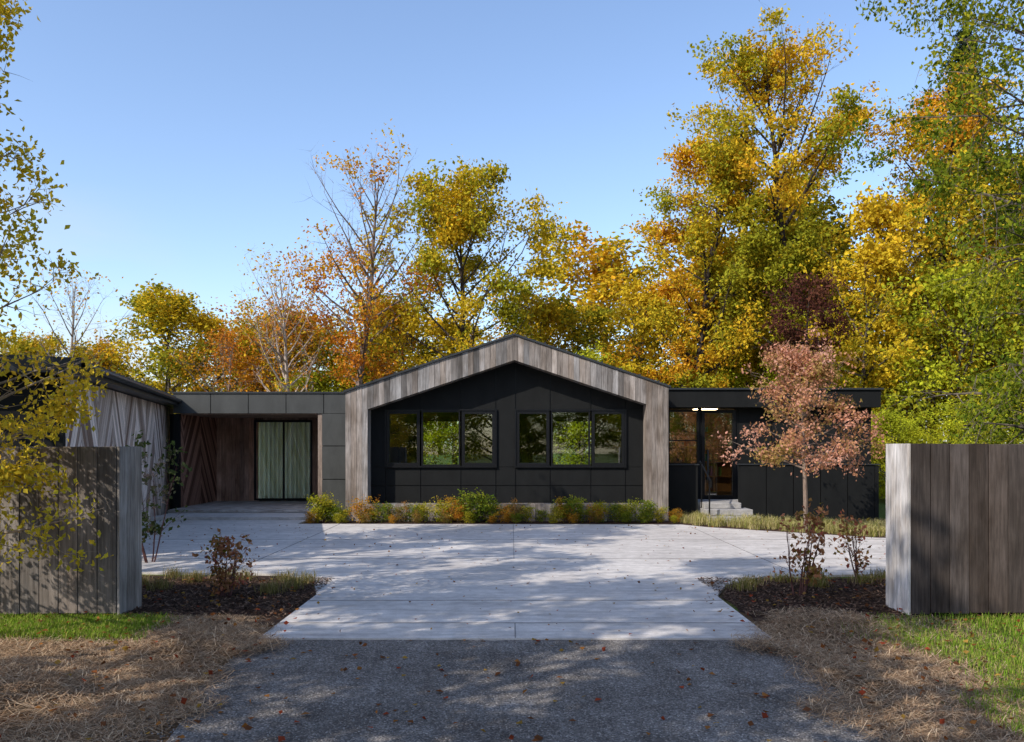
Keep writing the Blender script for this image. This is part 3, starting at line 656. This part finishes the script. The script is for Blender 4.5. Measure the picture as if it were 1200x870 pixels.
litter('mulch_chips',x,y,.05,.014,[(.07,.04,.03),(.13,.08,.055),(.2,.13,.09),(.04,.028,.02)],rb,.02,.03)
def fallen(name,x,y,z,size,cols,rng):
    n=len(x); cen=np.stack([x,y,z+rng.uniform(.006,.02,n)],1); V,F=leaf_quads(cen,size,rng,aspect=.8,flat=.85)
    c=np.array(cols)[rng.integers(0,len(cols),n)]*rng.uniform(.6,1.2,(n,1)); return quads_object(name,V,F,[M_LEAF],np.repeat(c,4,axis=0))
FC=[(.22,.08,.03),(.30,.13,.04),(.36,.22,.05),(.14,.06,.03),(.30,.06,.03)]
fallen('fallen_leaves',rb.uniform(-2.3,2.3,150),rb.uniform(4.8,7.9,150),.02,.055,FC,rb)
x=rb.uniform(-7,8,800); y=rb.uniform(8,19.5,800); k=(np.abs(x)<2.3)|(y>12.4)
fallen('fallen_leaves',x[k],y[k],.034,.04,FC,rb)
fallen('fallen_leaves',np.concatenate([rb.uniform(-5,-2.2,350),rb.uniform(2.2,6,450)]),rb.uniform(4.8,11.5,800),.06,.055,FC,rb)
n=11000; x=rb.uniform(-2.4,2.5,n); y=rb.uniform(4.6,7.9,n); r_=rb.uniform(.003,.0065,n)
base=np.array([[-1,-1,0],[1,-1,0],[1,1,0],[-1,1,0],[-.6,-.6,1],[.6,-.6,1],[.6,.6,1],[-.6,.6,1]],float)
jit=rb.uniform(.7,1.3,(n,8,3)); V=(base[None]*jit*r_[:,None,None]); a=rb.uniform(0,6.28,n); ca,sa=np.cos(a)[:,None],np.sin(a)[:,None]
V=np.stack([V[:,:,0]*ca-V[:,:,1]*sa+x[:,None],V[:,:,0]*sa+V[:,:,1]*ca+y[:,None],V[:,:,2]+.015],2).reshape(-1,3)
F=(np.arange(n)*8)[:,None,None]+np.array([[4,5,6,7],[0,1,5,4],[1,2,6,5],[2,3,7,6],[3,0,4,7]])[None]
col=rb.uniform(.09,.28,(n,1))*np.array([[1,.96,.92]])
quads_object('gravel_stones',V,F.reshape(-1,4),[M_STRAW],np.repeat(col,8,axis=0))

# ---------------------------------------------------------------- light
sun_dir=Vector((-0.76,-0.65,0)).normalized(); EL=math.radians(37)
toSun=Vector((sun_dir.x*math.cos(EL),sun_dir.y*math.cos(EL),math.sin(EL)))
ld=D.lights.new('sun','SUN'); ld.energy=5.0; ld.angle=math.radians(.35); ld.color=(1,.93,.83)
so=D.objects.new('sun',ld); so.rotation_euler=toSun.to_track_quat('Z','Y').to_euler(); so.location=(-20,-10,30); scene.collection.objects.link(so)
w=D.worlds.new('World'); scene.world=w; w.use_nodes=True; nt=w.node_tree; nt.nodes.clear()
out=nt.nodes.new('ShaderNodeOutputWorld'); bg=nt.nodes.new('ShaderNodeBackground'); sky=nt.nodes.new('ShaderNodeTexSky')
sky.sky_type='NISHITA'; sky.sun_disc=False; sky.sun_elevation=EL; sky.sun_rotation=math.atan2(toSun.x,toSun.y)
sky.air_density=1.0; sky.dust_density=1.0; sky.ozone_density=1.0
tc=nt.nodes.new('ShaderNodeTexCoord'); mp=nt.nodes.new('ShaderNodeMapping'); mp.inputs['Scale'].default_value=(1,1,3.2); L(nt,tc.outputs['Generated'],mp.inputs[0])
cn=noise(nt,mp.outputs[0],2.6,7,.55); sp=nt.nodes.new('ShaderNodeSeparateXYZ'); L(nt,tc.outputs['Generated'],sp.inputs[0])
cm=ramp(nt,cn,[(.40,(0,0,0)),(.62,(1,1,1))]); left=ramp(nt,math_n(nt,'MULTIPLY',sp.outputs['X'],-1.0),[(.34,(0,0,0)),(.44,(1,1,1))]); low=ramp(nt,sp.outputs['Z'],[(.12,(1,1,1)),(.27,(0,0,0))])
mask=mixc(nt,1.0,mixc(nt,1.0,cm,left,'MULTIPLY'),low,'MULTIPLY')
skc=mixc(nt,1.0,sky.outputs[0],(1.58,1.62,1.74),'MULTIPLY')
c=mixc(nt,mask,skc,(5.2,5.3,5.5))
L(nt,c,bg.inputs[0]); bg.inputs[1].default_value=.15; L(nt,bg.outputs[0],out.inputs[0])
cam=D.cameras.new('camera'); co=D.objects.new('camera',cam); scene.collection.objects.link(co); scene.camera=co
cam.lens=30; cam.sensor_width=36; cam.sensor_fit='HORIZONTAL'; cam.shift_y=.075; cam.clip_end=2000; cam.clip_start=.05
co.location=(0,0,1.8); co.rotation_euler=(math.radians(90),0,0)
scene.view_settings.view_transform='Standard'; scene.view_settings.look='None'; scene.view_settings.exposure=0
